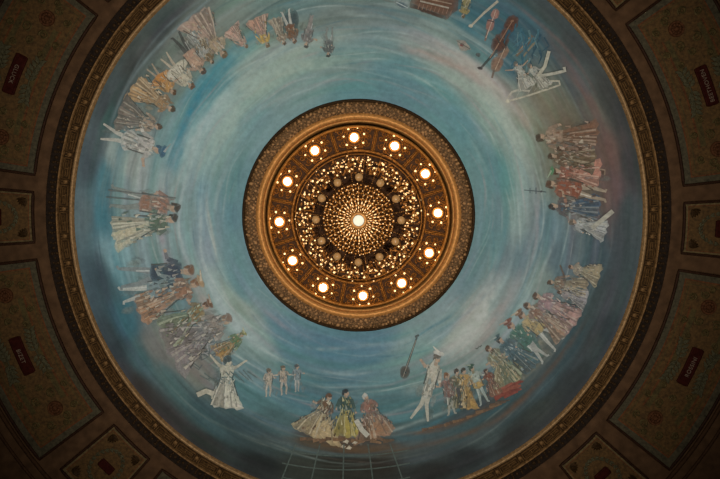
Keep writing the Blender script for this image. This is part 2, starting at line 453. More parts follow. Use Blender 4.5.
SKIN = (168, 138, 112)
def mixc(a, b, k): return tuple(a[i] * (1 - k) + b[i] * k for i in range(3))
def person(head, feet, label, kind='gown', dress=(170, 140, 110), top=None, hair=(70, 50, 36), w=.5, legs=(150, 150, 140), arms=None,
           skin=SKIN, hat=None, extra=(), cape=None, dabs=18, hd=.07, spread=.10, slim=1.0):
    """a robed or hosed figure seen on the painted ground: feet and head in photo px"""
    g = Figure(); top = top or dress
    arms = arms or g.rg.choice([((.12, .68), (-.14, .64)), ((.26, .70), (-.10, .60)), ((.10, .58), (-.28, .72)), ((.18, .76), (-.12, .66)), ((.22, .52), (-.20, .60))])
    sk = g.rg.uniform(-.10, .10)
    hx, hy = head[0] - feet[0], head[1] - feet[1]; H = math.hypot(hx, hy)
    ux, uy = hx / H, hy / H; lx, ly = -uy, ux
    H /= .94
    def p(t, q): return (feet[0] + (lx * t * slim + ux * q) * H, feet[1] + (ly * t * slim + uy * q) * H)
    # a loose wash behind the figure
    for k in range(7):
        q = g.rg.uniform(.05, .8); t = g.rg.uniform(-.34, .34) * (1.1 - .6 * q) * max(.6, w * 1.6)
        x, y = p(t, q)
        g.al_k = .55
        g.ell(x, y, g.rg.uniform(.09, .17) * H, g.rg.uniform(.04, .08) * H, math.atan2(uy, ux) + g.rg.uniform(-.4, .4), [(92, 98, 92), (78, 74, 64), (112, 112, 100), mixc(dress, (90, 96, 92), .5)][k % 4])
        g.al_k = 0
    ang = math.atan2(uy, ux)
    if cape: g.poly([p(-.30, .08), p(-.34, .3), p(-.16, .8), p(.14, .82), p(.2, .5), p(.05, .1)], cape)
    if kind == 'gown':
        g.poly([p(-w * .52 + sk, .06 + sk * .5), p(-w * .40 + sk, .0), p(-w * .2 + sk, .025), p(-w * .02 + sk, -.03), p(w * .16 + sk, .02), p(w * .34 + sk, -.02), p(w * .54 + sk, .05 - sk * .5), p(w * .38 + sk * .4, .28), p(.09, .62), p(-.09, .62), p(-w * .34 + sk * .4, .3)], dress)
        g.poly([p(-w * .46 + sk, .05), p(-w * .1 + sk, .0), p(-.02, .58), p(-.08, .58), p(-w * .3 + sk * .4, .3)], mixc(dress, (84, 78, 68), .4))
        for k in range(9):
            t = g.rg.uniform(-.46, .46)
            cc = mixc(dress, (215, 205, 180), .35) if k % 2 else mixc(dress, (40, 34, 30), .22)
            g.line([p(t * .16, .60), p(t * w * .7, .32), p(t * w + g.rg.uniform(-.02, .02), .02 + .05 * abs(t))], .012 * H, cc, .035 * H)
    elif kind == 'tutu':
        g.line([p(-.03, .5), p(-.05, .25), p(-spread, .0)], .085 * H, legs, .03 * H)
        g.line([p(.03, .5), p(.06, .26), p(spread, .03)], .085 * H, legs, .03 * H)
        g.poly([p(-w * .5, .44), p(-w * .3, .36), p(0, .33), p(w * .3, .36), p(w * .5, .44), p(.09, .64), p(-.09, .64)], dress)
        for k in range(7):
            t = g.rg.uniform(-.45, .45)
            g.line([p(t * .2, .62), p(t * w, .38)], .012 * H, mixc(dress, (225, 220, 205) if k % 2 else (60, 54, 46), .35), .03 * H)
    else:
        g.line([p(-.04, .5), p(-.06 - .4 * sk, .26), p(-spread - .3 * sk, .02), p(-spread - .3 * sk - .04, .0)], .095 * H, legs, .035 * H)
        g.line([p(.04, .5), p(.07 + .5 * sk, .27), p(spread + .3 * sk, .04), p(spread + .3 * sk + .04, .03)], .095 * H, legs, .035 * H)
        g.line([p(-.05, .47), p(-.07, .25)], .02 * H, mixc(legs, (230, 230, 220), .5))
        g.poly([p(-.15, .46), p(0, .42), p(.15, .46), p(.11, .64), p(-.11, .64)], dress)
    g.poly([p(-.10, .58), p(.10, .58), p(.15, .78), p(.11, .86), p(-.11, .86), p(-.15, .78)], top)
    for i, (at, aq) in enumerate(arms):
        sg = 1 if at > 0 else -1
        el = (sg * .19, .5 * (.8 + aq) - .05)
        g.line([p(sg * .12, .81), p(*el)], .075 * H, mixc(top, (30, 26, 22), .12), .06 * H)
        g.line([p(*el), p(at, aq)], .055 * H, skin if aq > .7 else mixc(top, (220, 210, 190), .25), .032 * H)
        g.ell(*p(at, aq), .026 * H, .022 * H, ang, skin)
    g.line([p(0, .84), p(0, .91)], .06 * H, skin)
    g.ell(*p(0, .945), hd * 1.15 * H, hd * H * .92, ang, skin)
    g.ell(*p(-.012, .985), hd * .72 * H, hd * 1.0 * H, ang, hair)
    g.ell(*p(-.055, .94), hd * .8 * H, hd * .4 * H, ang, hair)
    if hat: g.ell(*p(0, 1.03), hd * .6 * H, hd * 1.5 * H, ang, hat); g.line([p(0, 1.04), p(-.16, 1.10)], .04 * H, mixc(hat, (220, 210, 190), .5), .015 * H)
    for k in range(5):
        t = g.rg.choice((-1, 1)); q0 = g.rg.uniform(.1, .5); e = (lambda q: t * ((w * .46 * (1 - q / .72) + .07) if (kind == 'gown' and q < .62) else .13))
        if kind != 'gown': q0 = g.rg.uniform(.42, .6)
        g.line([p(e(q0), q0), p(e(q0 + .12), q0 + .12), p(e(q0 + .22), q0 + .22)], .017 * H, (72, 62, 54), .012 * H)
    pal = [dress, top, mixc(dress, (225, 215, 195), .45), mixc(top, (30, 26, 24), .28), mixc(dress, (90, 120, 130), .4)]
    pal += [mixc(dress, (74, 66, 56), .4), mixc(top, (196, 188, 166), .6)]
    for k in range(int(dabs * 2.4)):
        q = g.rg.uniform(.08, .84); ww = (w * .42 * (1 - q / .7) + .10) if (kind == 'gown' and q < .62) else (.12 if q > .45 or kind != 'man' else .06)
        if kind == 'tutu' and q < .36: continue
        if kind == 'man' and q < .44: continue
        t = g.rg.uniform(-ww, ww); a2 = g.rg.uniform(-.5, .5)
        g.line([p(t, q), p(t + .06 * a2, q + g.rg.uniform(.04, .11))], g.rg.uniform(.02, .055) * H, pal[k % 7], .01 * H)
    for (pts, w0, c) in extra: g.line(pts, w0, c)
    return g.done('painted_figure', label)

# --- upper left procession
person((158,150),(101,131),'white ballerina with a blue bonnet, lowest of the upper left procession','tutu',(176,172,162),(170,164,154),(52,84,112),w=.36,legs=(176,170,156),hat=(54,92,128),arms=((.3,.8),(-.3,.55)),spread=.12)
person((158,127),(118,112),'figure in a wide grey brown gown beside the white ballerina','gown',(118,106,94),(160,138,116),(84,62,44),w=.85)
person((171,109),(134,84),'woman in a tan gown with a pointed train','gown',(176,138,92),(150,116,78),(76,56,36),w=.62)
person((173,92),(149,66),'figure in a short orange tunic with bare legs','tutu',(186,122,56),(182,132,72),(92,60,34),w=.66,legs=(160,140,116),arms=((.4,.5),(-.4,.8)))
person((191,86),(163,55),'dancer in a cream white tutu among orange and pink dresses','tutu',(186,178,156),(182,172,148),(104,72,46),w=.72,legs=(176,160,136))
person((202,71),(175,34),'figure in a rosy beige jacket with dark spindly legs','man',(172,136,112),(174,140,116),(80,56,42),legs=(62,60,58),arms=((.3,.8),(-.34,.62)))
person((207,58),(189,33),'slender figure in a pale blue striped robe','gown',(150,164,166),(148,158,162),(108,84,60),w=.34)
person((223,54),(194,15),'large pinkish beige gown of the front dancer at the top of the procession','gown',(164,136,118),(168,146,116),(110,84,54),w=.72,dabs=24)
person((212,62),(199,40),'small figure with a brown lace collar behind the pinkish gown','gown',(150,128,96),(118,92,62),(86,64,42),w=.5)
# --- top row
person((246,46),(229,29),'small figure bending in a salmon pink skirt','gown',(186,146,128),(176,140,118),(112,86,62),w=.8)
person((267,45),(255,18),'figure with a yellow bodice and rose skirt','gown',(184,138,116),(190,152,70),(108,84,56),w=.75)
person((284,43),(275,18),'figure in a long beige gown next to a dark cloak','gown',(158,140,118),(150,128,106),(84,66,50),w=.5)
person((294,41),(285,10),'man with white hose and a dark blue cloak at the top','man',(116,74,50),(122,80,52),(104,74,52),legs=(172,168,156),cape=(58,76,84))
person((306,45),(312,15),'thin grey lilac figure standing apart at the top','man',(118,118,122),(112,110,112),(62,60,58),legs=(126,126,130),spread=.05)
person((328,55),(330,27),'smallest dark grey figure at the end of the top row','man',(92,94,92),(84,84,82),(54,52,50),legs=(112,122,124),spread=.05)

def shape(name, label, fn):
    g = Figure(); fn(g); return g.done(name, label)
# --- instruments, upper right
def f(g):
    g.ell(402, 3, 9, 6, .3, (112, 136, 144)); g.ell(402, 5, 5, 3, .3, (70, 92, 108)); g.line([(396,2),(408,8)], 1, (160,170,168))
shape('painted_drum', 'pale blue round drum at the very top', f)
def f(g):
    g.poly([(409,7),(446,20),(458,10),(459,-2),(413,-6)], (98, 62, 42)); g.poly([(409,7),(446,20),(445,16),(411,3)], (70, 44, 32))
    g.line([(420,1),(449,8)], 1.6, (164,150,132)); g.line([(424,-2),(452,4)], 1.2, (150,120,96))
    for k in range(9): g.line([(418+k*4,9-k*.2+k*.9),(420+k*4,3+k*.9)], .9, (128,82,56))
shape('painted_keyboard_instrument', 'brown keyboard instrument with a pale key row', f)
person((463,16),(469,-8),'yellow robed figure beside the brown keyboard','gown',(150,134,76),(146,128,72),(92,74,44),w=.45)
def f(g): g.line([(471,26),(484,13),(498,1)], 2.0, (172,160,138), 2.6); g.ell(471, 26, 2.4, 1.8, 0, (180,168,146))
shape('painted_flute', 'pale slender flute lying across the blue drapery', f)
def f(g):
    g.ell(495, 14, 5.5, 3.8, 2.0, (150,106,92)); g.ell(490, 25, 6.5, 4.4, 1.9, (144,98,84)); g.line([(488,30),(485,41)], 2, (120,90,76)); g.line([(496,10),(486,38)], .8, (190,160,140))
    g.line([(487,20),(494,22)], 1, (80,52,44))
shape('painted_violin', 'pinkish slim violin between the flute and the cello', f)
def f(g):
    g.ell(511, 24, 9.5, 6.5, -1.0, (88,52,34)); g.ell(500, 43, 11.5, 8, -1.05, (84,48,32)); g.ell(505, 34, 6, 5, -1.05, (92,56,38))
    g.line([(497,50),(481,68)], 3, (52,42,36), 2.2); g.ell(480, 68, 3, 2, .3, (46,42,40)); g.line([(513,20),(490,58)], 1, (150,104,72))
    g.line([(497,38),(500,44)], 1, (44,28,22)); g.line([(503,41),(506,46)], 1, (44,28,22)); g.ell(512, 21, 2, 1.6, 0, (130,88,60))
shape('painted_cello', 'dark brown cello with a long neck', f)
def f(g):
    g.ell(503, 52, 7.5, 5.5, -1.0, (132,100,78)); g.ell(497, 64, 8.5, 6, -1.1, (128,94,72)); g.line([(494,70),(492,78)], 2, (104,80,62)); g.line([(505,48),(495,70)], .9, (172,142,112))
shape('painted_viola', 'tan viola below the dark cello', f)
def f(g):
    g.line([(533,36),(516,56)], 5, (112,88,66), 3); g.line([(535,42),(522,58)], 2.4, (128,114,86), 1.6); g.line([(530,37),(517,54)], 1, (160,132,98))
shape('painted_clarinet', 'pair of brown pipes right of the cello', f)
def f(g):
    for k in range(26):
        x, y = g.rg.uniform(508, 545), g.rg.uniform(20, 62)
        g.line([(x,y),(x+g.rg.uniform(-5,5),y+g.rg.uniform(5,11)),(x+g.rg.uniform(-9,2),y+14)], g.rg.uniform(1.2,3), [(46,92,118),(60,110,132),(40,74,96),(86,126,140)][k%4], .8)
shape('painted_drapery', 'deep blue swirling drapery behind the instruments', f)
person((516,64),(528,88),'white figure with raised arms seated at a harp','gown',(172,170,156),(168,166,152),(96,96,88),w=.7,arms=((.42,.86),(-.42,.9)),hd=.09)
person((530,66),(545,88),'white reclining figure with legs kicked up behind the harp','gown',(166,164,150),(160,158,146),(92,92,86),w=.5,arms=((.35,.6),(-.35,.8)),hd=.09,
       extra=(([(538,76),(545,66),(549,51)],3.4,(176,170,148)),([(540,76),(556,73),(565,71),(564,67)],3,(172,168,150))))
def f(g):
    g.line([(509,101),(530,95),(560,85),(559,81),(540,81)], 1.8, (178,170,148)); g.line([(508,98),(512,92),(518,90),(530,91)], 2, (170,164,146)); g.ell(508, 101, 2.6, 2.2, 0, (182,174,152))
    for k in range(6): g.line([(516+k*6,98-k*2.2),(521+k*6,88-k*1.2)], .5, (150,148,136))
shape('painted_harp', 'thin cream harp frame under the white figures', f)
def f(g):
    g.poly([(456,40),(466,41),(471,50),(461,51)], (142,130,116)); g.ell(462,45,2.2,1.8,.4,(120,62,56)); g.line([(457,41),(470,49)],.8,(96,88,78)); g.ell(478,55,3,2.2,.3,(78,88,92))
shape('painted_cloth', 'small pale square cloth with a red spot at the edge of the sky', f)
# --- right group
person((541,137),(598,136),'rust brown figure lying highest in the right group','gown',(122,86,64),(150,124,102),(70,54,42),w=.42,arms=((.2,.62),(-.26,.7)))
def f(g):
    g.poly([(566,144),(571,141),(581,164),(576,167)], (150,140,132))
    for k in range(7): g.line([(567+k*1.4,145+k*3.1),(572+k*1.4,142.6+k*3.1)], 1.1, (58,46,44))
shape('painted_keyboard', 'slanting black and white keyboard strip in the right group', f)
person((552,156),(596,160),'figure in an olive brown cloak behind the slanting keyboard strip','gown',(112,94,68),(104,80,60),(74,56,42),w=.55,dabs=24)
person((560,148),(592,150),'small figure in a dusty rose bodice under the rust brown figure','gown',(140,108,90),(150,112,92),(80,58,44),w=.4)
person((556,171),(600,176),'woman in a salmon skirt and green hat in the right group','gown',(178,122,102),(140,84,66),(80,58,40),w=.62,hat=(76,128,86),dabs=20)
def f(g):
    g.poly([(592,168),(605,170),(604,181),(591,180)], (84,66,54))
    g.line([(592,168),(605,170),(604,181),(591,180),(592,168)], 1.3, (150,128,106)); g.line([(595,171),(601,172),(600,178),(595,177),(595,171)], 1, (128,104,86))
shape('painted_chest', 'small square framed chest behind the salmon skirt', f)
person((551,184),(607,196),'man in a rust red coat with pale stockings','man',(136,74,52),(140,78,56),(84,56,40),legs=(156,140,118),arms=((.34,.66),(-.3,.62)),spread=.06)
def f(g):
    g.line([(524,190),(546,192)], .9, (52,62,72)); g.line([(530,188),(530,193)], .8, (52,62,72)); g.line([(536,187.5),(536,194)], .8, (52,62,72)); g.ell(541,191.5,1.6,1.4,0,(60,62,70))
shape('painted_sword', 'thin dark sword pointing at the chandelier', f)
person((553,206),(600,208),'figure in a deep blue robe above the white reclining dancer','gown',(58,92,124),(92,80,78),(58,44,38),w=.5,arms=((.3,.76),(-.3,.6)))
person((573,222),(606,232),'white reclining dancer, lowest of the right group','gown',(168,170,164),(160,162,158),(100,88,74),w=.6,hd=.09,extra=(([(592,228),(602,220),(613,211)],4.5,(172,168,150)),))
# --- lower right procession
person((551,282),(588,288),'small figure in a dusty tan robe between the violin player and the grey white gown','gown',(150,134,106),(128,104,84),(82,60,44),w=.6)
person((528,306),(566,334),'figure in a dull rose robe behind the lilac pink gown','gown',(150,122,100),(138,104,86),(84,60,44),w=.5)
person((489,349),(518,380),'figure in a sage green coat beside the teal blue cloak','gown',(118,128,98),(126,118,88),(92,64,46),w=.5)
person((457,372),(459,409),'figure in a dark olive coat standing behind the ochre coat','gown',(96,90,60),(104,92,64),(64,48,38),w=.45)
person((571,267),(600,276),'pale robed violin player, outermost of the lower right procession','gown',(158,144,112),(150,138,118),(88,62,44),w=.75,extra=(([(560,265),(565,278)],1.3,(104,80,60)),))
person((560,292),(587,300),'figure in a grey white gown beside the violin player','gown',(150,146,146),(140,132,128),(84,62,46),w=.75)
person((537,296),(577,322),'woman in a broad lilac pink gown','gown',(170,134,124),(146,126,136),(82,60,46),w=.56,dabs=26)
person((522,315),(560,345),'figure in a yellow tunic with white stockings','man',(168,146,94),(166,144,98),(98,66,42),legs=(164,164,154),hat=(120,84,56))
person((511,325),(546,360),'figure in a green jacket striding','man',(70,108,94),(66,104,88),(112,60,42),legs=(156,158,150),cape=(78,106,96),hat=(116,62,48))
person((500,340),(534,368),'figure in a long teal blue cloak','gown',(68,100,116),(64,92,108),(62,56,48),w=.5,hat=(56,84,96))
person((494,352),(508,386),'seated figure in a beige patterned robe','gown',(160,146,104),(156,138,98),(96,68,46),w=.8)
def f(g):
    for k in range(16):
        x, y = 488+g.rg.uniform(0,22), 386+g.rg.uniform(0,15)
        g.line([(x,y),(x+g.rg.uniform(8,16),y-g.rg.uniform(3,8))], g.rg.uniform(3,6), [(136,58,44),(122,52,42),(148,74,54)][k%3], 2)
shape('painted_carpet', 'red carpet under the seated figures', f)
person((486,371),(497,395),'seated figure in a russet coat','gown',(140,90,66),(124,72,54),(74,52,40),w=.6)
person((472,369),(485,404),'figure with a dark green cap and teal white sleeves','man',(168,138,80),(150,160,148),(52,74,56),legs=(148,158,148),hat=(48,76,58))
person((464,371),(465,409),'figure in an ochre coat in the row of seated players','gown',(172,134,72),(176,138,74),(60,50,38),w=.5)
person((447,376),(452,415),'figure in a grey rose coat leaning on a dark cane','man',(124,92,80),(130,94,82),(118,76,44),legs=(150,146,130),extra=(([(458,388),(461,408)],3.5,(66,60,56)),))
def f(g):
    for k in range(20):
        t = k/19; g.line([(420+78*t+g.rg.uniform(-4,4),430-14*t-13*t*t),(432+78*t,428-15*t-13*t*t)], g.rg.uniform(2,4), [(104,76,54),(92,72,56),(118,88,60)][k%3], 1)
shape('painted_ground', 'brown ground stroke under the lower right procession', f)
person((437,359),(419,421),'tall white clad dancer striding and reaching for a lute','tutu',(178,172,154),(176,168,150),(92,82,70),w=.24,legs=(178,170,150),arms=((-.34,.86),(.22,.6)),hat=(176,174,164),spread=.2,hd=.058,slim=.64)
def f(g):
    g.ell(405, 372, 7, 5, -1.25, (76,66,56)); g.line([(407,366),(417,337)], 2.4, (64,58,52), 1.6); g.ell(405, 372, 2, 1.8, 0, (44,38,34)); g.line([(403,377),(416,340)], .7, (140,126,108)); g.line([(415,337),(419,335)], 2.2, (60,54,48))
shape('painted_lute', 'brown lute held up in the air', f)
def f(g):
    for (x,y) in ((477,348),(480,346)): g.line([(x-1.5,y),(x,y+1),(x+1.6,y-.8)], 1, (60,64,66))
shape('painted_bird', 'two tiny birds above the seated players', f)
# --- bottom trio
person((329,397),(313,437),'woman in a wide beige gown with a brown shawl','gown',(176,154,112),(112,80,54),(98,66,42),w=1.15,dabs=30)
person((346,393),(345,437),'woman in a yellow skirt with dark green sleeves','gown',(166,148,68),(60,76,62),(44,42,42),w=.6)
person((366,397),(379,438),'woman with a white cap and russet skirt','gown',(150,112,82),(142,98,80),(168,166,156),w=.95,dabs=26,extra=(([(356,420),(362,430),(368,436)],5,(184,178,160)),))
def f(g):
    for (x,y) in ((346,442),(355,443),(349,448),(343,447)): g.poly([(x-3,y),(x,y-2.4),(x+3.4,y-.6),(x+1,y+2)], (178,166,142))
    for k in range(14): x=300+k*6.4; g.line([(x,440+g.rg.uniform(-3,2)),(x+11,440+g.rg.uniform(-2,3))], 4, [(112,82,58),(96,74,54),(126,94,64)][k%3], 2)
    for (x,y) in ((346,442),(355,443),(349,448)): g.poly([(x-3,y),(x,y-2.4),(x+3.4,y-.6),(x+1,y+2)], (184,172,148))
shape('painted_ground', 'brown ground with scattered white papers under the three women', f)
def f(g):
    for y0, b in ((450,3), (463,3.4), (477,4)):
        g.line([(282+2*k, y0 + b*2 - (b*2)*(1-((k-32)/32)**2)*-1*0 - b*2*(((k-32)/32)**2)) for k in range(65)], 1.3, (74,86,78))
    for x0, x1 in ((296,281),(320,311),(344,343),(368,373),(390,403)):
        g.line([(x0,444),((x0+x1)/2,462),(x1,481)], 1.4, (76,88,80))
shape('painted_floor_grid', 'grey green grid of floor tiles below the three women', f)
# --- lower left group
person((206,306),(163,334),'figure in a broad sage green gown','gown',(122,138,106),(136,112,70),(90,60,40),w=.8,hat=(112,76,50),dabs=22)
person((226,320),(168,352),'figure in a wide lavender grey gown with scrawled flowers','gown',(128,120,118),(140,130,120),(118,94,76),w=.78,dabs=44)
person((242,335),(217,356),'figure in a green and yellow cap with an orange cape','gown',(156,118,62),(94,118,74),(110,104,60),w=.62,hat=(132,132,72))
def f(g):
    for k in range(30):
        a = g.rg.uniform(0, 6.28); x, y = 205+g.rg.gauss(0,11), 352+g.rg.gauss(0,9)
        g.line([(x,y),(x+6*math.cos(a),y+6*math.sin(a)),(x+9*math.cos(a+.9),y+9*math.sin(a+.9))], 1.2, [(84,98,108),(150,150,150),(70,88,96),(120,112,126)][k%4], .6)
    for k in range(12): x=200+k*4.3; g.line([(x,377-k*.3+g.rg.uniform(-4,3)),(x+10,380-k*.1+g.rg.uniform(-3,4))], 1.2, (84,106,110), .6)
shape('painted_drapery', 'scribbled grey blue drapery behind the white dancer', f)
person((228,361),(224,408),'white dancer with both arms raised','gown',(188,182,162),(186,180,158),(60,74,78),w=.62,arms=((.36,.98),(-.36,1.02)),skin=(186,176,152),extra=(([(214,394),(206,391),(197,395)],5,(184,176,154)),),hd=.09)
person((269,371),(268,397),'left of three small pale dancers','man',(170,156,136),(172,156,136),(104,88,70),legs=(168,154,134),spread=.05,hd=.09)
person((283,368),(284,395),'middle of three small pale dancers','man',(172,154,134),(170,150,128),(100,84,66),legs=(170,154,136),spread=.05,arms=((.42,.7),(-.42,.7)),hd=.09)
person((297,367),(297,392),'right of three small dancers, in pale blue','man',(128,148,160),(120,142,158),(76,82,86),legs=(158,152,142),spread=.05,hd=.09)
# --- left groups
person((174,208),(110,196),'man in a rust red jacket with two long lances','man',(144,102,78),(148,106,84),(64,50,40),legs=(120,124,116),w=.3,extra=(([(108,190),(176,198)],.9,(92,98,100)),([(106,197),(140,200)],.9,(88,96,98))))
person((172,219),(112,232),'woman in a cream skirt with a green bodice','gown',(176,168,140),(84,102,80),(60,52,42),w=.52,dabs=20)
person((188,271),(118,278),'man in a dark blue jacket and dark breeches','man',(54,66,84),(52,64,86),(112,78,54),legs=(120,124,122),arms=((.3,.6),(-.3,.66)))
person((180,284),(120,296),'man in a grey white coat with white stockings','man',(120,138,138),(128,140,140),(110,80,58),legs=(170,170,160),arms=((.25,.6),(-.3,.62)))
person((195,284),(138,311),'woman in a long orange brown gown','gown',(166,120,84),(146,104,76),(124,84,54),w=.46,hat=(158,128,92),dabs=26)

# ------------------------------------------------------------------ outer ceiling
KX = 25.0 / F                     # metres per photo px at the springing
def zc(r):                        # the coved ceiling falls gently away from the dome
    return Z_B - .02 - max(0.0, r - 311 * KX) * .06
ROT = math.radians(.95)
mb = MB()
mb.lathe([(310.5 * KX, Z_B + .05)] + [(310.5 * KX + .4 * k, zc(310.5 * KX + .4 * k) + .04) for k in range(0, 26)], 192)
tag(mb.build('ceiling', M['ceiling'], smooth=True), kind='structure')
for r_, w_ in ((412, .07), (424, .05)):
    mb = MB(); mb.tube([(r_ * KX * math.cos(2 * PI * k / 160), r_ * KX * math.sin(2 * PI * k / 160), zc(r_ * KX)) for k in range(160)], w_, 6, closed=True)
    tag(mb.build('trim_1' if r_ == 412 else 'trim_2', M['trim'], smooth=True), kind='structure')

# border rings round the dome
ring = empty('greek_key_border', (0, 0, Z_B), 'gilded circular border of Greek key blocks framing the blue dome', 'border')
ring['kind'] = 'thing'
def rp(rpx, h): return (rpx * KX, Z_B + h)
mb = MB(); mb.lathe([rp(284.6, .10), rp(284.8, -.03), rp(286, -.10), rp(287.6, -.13), rp(289, -.09), rp(289.6, -.02), rp(289.6, .1)], 256)
mb.build('inner_bead', M['giltlight'], ring, smooth=True)
mb = MB(); mb.lathe([rp(289.4, .0), rp(301, .0)], 256)
for k in range(340):
    a = 2 * PI * k / 340
    for rr_ in (290.6, 299.6): mb.sphere((rr_ * KX * math.cos(a), rr_ * KX * math.sin(a), Z_B - .005), .028, 5, 4)
mb.build('key_ground', M['giltdark'], ring)
mb = MB(); mb.lathe([rp(300, .05), rp(300.2, -.05), rp(301, -.11), rp(302, -.11), rp(302.8, -.05), rp(303, .05)], 256)
mb.build('outer_bead', M['gilt'], ring, smooth=True)
NK = 68
def key_panel():
    """a raised meander block, drawn along the ring: x along the ring, y outwards (px)"""
    mb = MB(); h = 2 * PI * 295 / NK
    def bar(x0, y0, x1, y1, z=.075):
        vs = []
        for (x, y, q) in ((x0, y0, 0), (x1, y0, 0), (x1, y1, 0), (x0, y1, 0), (x0 + .2, y0 + .2, 1), (x1 - .2, y0 + .2, 1), (x1 - .2, y1 - .2, 1), (x0 + .2, y1 - .2, 1)):
            a = x / 295.0; r = (295 + y) * KX
            vs.append((r * math.cos(a), r * math.sin(a), (.0 if not q else -z)))
        mb.add(vs, [(4, 5, 6, 7), (0, 1, 5, 4), (1, 2, 6, 5), (2, 3, 7, 6), (3, 0, 4, 7)])
    L = h * .39
    bar(-L, -3.9, L, -3.1); bar(-L, 3.1, L, 3.9); bar(-L, -3.1, -L + .9, 3.1); bar(L - .9, -3.1, L, 3.1)
    bar(-L + 2.4, -1.9, L * .2, -1.1); bar(-L * .2, 1.1, L - 2.4, 1.9); bar(-.45, -1.9, .45, 1.9); bar(-L + 2.4, .3, -1.6, .9); bar(1.6, -.9, L - 2.4, -.3)
    bar(-L + 2.4, -1.9, -L + 3.1, 1.9); bar(L - 3.1, -1.9, L - 2.4, 1.9)
    bar(h * .5 - 1.9, -3.4, h * .5 - .9, 3.4); bar(h * .5 + .9, -3.4, h * .5 + 1.9, 3.4)
    a = h * .5 / 295
    mb.sphere((295 * KX * math.cos(a), 295 * KX * math.sin(a), -.02), .09, 8, 6, 1, 1, .6)
    return mb.build('key_block', M['gilt'], ring, loc=(0, 0, Z_B))
k0 = key_panel()
# the block was built round the origin of the ring at height 0
for v in k0.data.vertices: v.co.z += Z_B
k0.rotation_euler.z = 0
for k in range(1, NK):
    c = k0.copy(); COL.objects.link(c); c.parent = ring; c.rotation_euler.z = 2 * PI * k / NK
mb = MB(); mb.lathe([rp(302.8, -.01), rp(311.5, -.03), rp(312.2, -.06), rp(312.8, -.02)], 256)
mb.build('scroll_ground', M['dark'], ring, smooth=True)
mb = MB(); R3 = random.Random(4)
NS = 190
for k in range(NS):
    a = 2 * PI * k / NS
    for (rr_, da, s_) in ((304.6, 0, .055), (306.9, .5, .07), (309.2, 0, .055), (307.2, .0, .045)):
        b = a + da * 2 * PI / NS + R3.uniform(-.002, .002)
        mb.sphere((rr_ * KX * math.cos(b), rr_ * KX * math.sin(b), Z_B - .03), s_ * R3.uniform(.8, 1.2), 5, 4, 1, 1, .7)
mb.build('scroll_pattern', M['giltdark'], ring)

# ------------------------------------------------------------------ ceiling panels
def pol(rpx, a, h=0.0):
    r = rpx * KX
    return Vector((r * math.cos(a), r * math.sin(a), zc(r) - h))
def patch(mb, r0, r1, a0, a1, h, na=24, nr=6, col=None):
    vs = [pol(r0 + (r1 - r0) * j / nr, a0 + (a1 - a0) * i / na, h) for j in range(nr + 1) for i in range(na + 1)]
    fs = [(j * (na + 1) + i, j * (na + 1) + i + 1, (j + 1) * (na + 1) + i + 1, (j + 1) * (na + 1) + i) for j in range(nr) for i in range(na)]
    mb.add(vs, fs, col)
def outline(mb, r0, r1, a0, a1, h, w, n=24):
    """a raised moulding round a curved rectangle"""
    pts = [pol(r0, a0 + (a1 - a0) * k / n, h) for k in range(n)] + [pol(r0 + (r1 - r0) * k / 8, a1, h) for k in range(8)] + \
          [pol(r1, a1 + (a0 - a1) * k / n, h) for k in range(n)] + [pol(r1 + (r0 - r1) * k / 8, a0, h) for k in range(8)]
    mb.tube(pts, w, 6, closed=True)
C_STRIP = s2l((88, 78, 54)); C_FIELD = s2l((104, 74, 36)); C_LINE = s2l((116, 66, 30)); C_OLIVE = s2l((92, 76, 38)); C_PALE = s2l((118, 96, 58)); C_DARK = s2l((58, 46, 30))
PAINT_K = .47
def ck(c): return np.clip(np.array(c) * PAINT_K, .003, .8)

def spiral(mb, rc, ac, size, hand, start, h, w, turns=1.6):
    pts = []
    for k in range(16):
        t = k / 15; q = start + hand * turns * 2 * PI * t; rr_ = size * (1 - .85 * t)
        pts.append(pol(rc + rr_ * math.sin(q), ac + rr_ * math.cos(q) / rc, h))
    mb.tube(pts, [w * .62 * (1 - .5 * k / 15) for k in range(16)], 4)
def leafspray(mb, rc, ac, ln, side, h):
    """a laurel branch lying along the panel"""
    stem = [pol(rc + side * 4 * math.sin(PI * k / 10), ac + (-.5 + k / 10) * ln / rc, h) for k in range(11)]
    mb.tube(stem, .025, 4)
    for k in range(1, 10):
        for sg in (-1, 1):
            b = rc + side * 4 * math.sin(PI * k / 10); aa = ac + (-.5 + k / 10) * ln / rc; dirn = 1 if k >= 5 else -1
            L, W = 8.5, 2.0
            pts = []
            for (u, v) in ((0, 0), (.35, W), (.7, W * .7), (1, 0), (.7, -W * .7), (.35, -W)):
                x = u * L * .75 * dirn - v * .7 * sg; y = sg * (u * L * .7) + v * .7 * dirn
                pts.append(pol(b + y, aa + x / rc, h + .03 + (.03 if u in (.35, .7) else 0)))
            mb.add(pts, [(0, 1, 2, 3, 4, 5)])
def text_mesh(txt):
    cu = bpy.data.curves.new('t', 'FONT'); cu.body = txt; cu.size = 1.0; cu.align_x = 'CENTER'; cu.align_y = 'CENTER'; cu.extrude = .02; cu.space_character = 1.1
    ob = bpy.data.objects.new('t', cu); COL.objects.link(ob)
    dg = bpy.context.evaluated_depsgraph_get(); dg.update()
    me = ob.evaluated_get(dg).to_mesh()
    vs = [tuple(v.co) for v in me.vertices]; fs = [tuple(p.vertices) for p in me.polygons]
    ob.evaluated_get(dg).to_mesh_clear()
    bpy.data.objects.remove(ob); bpy.data.curves.remove(cu)
    return vs, fs
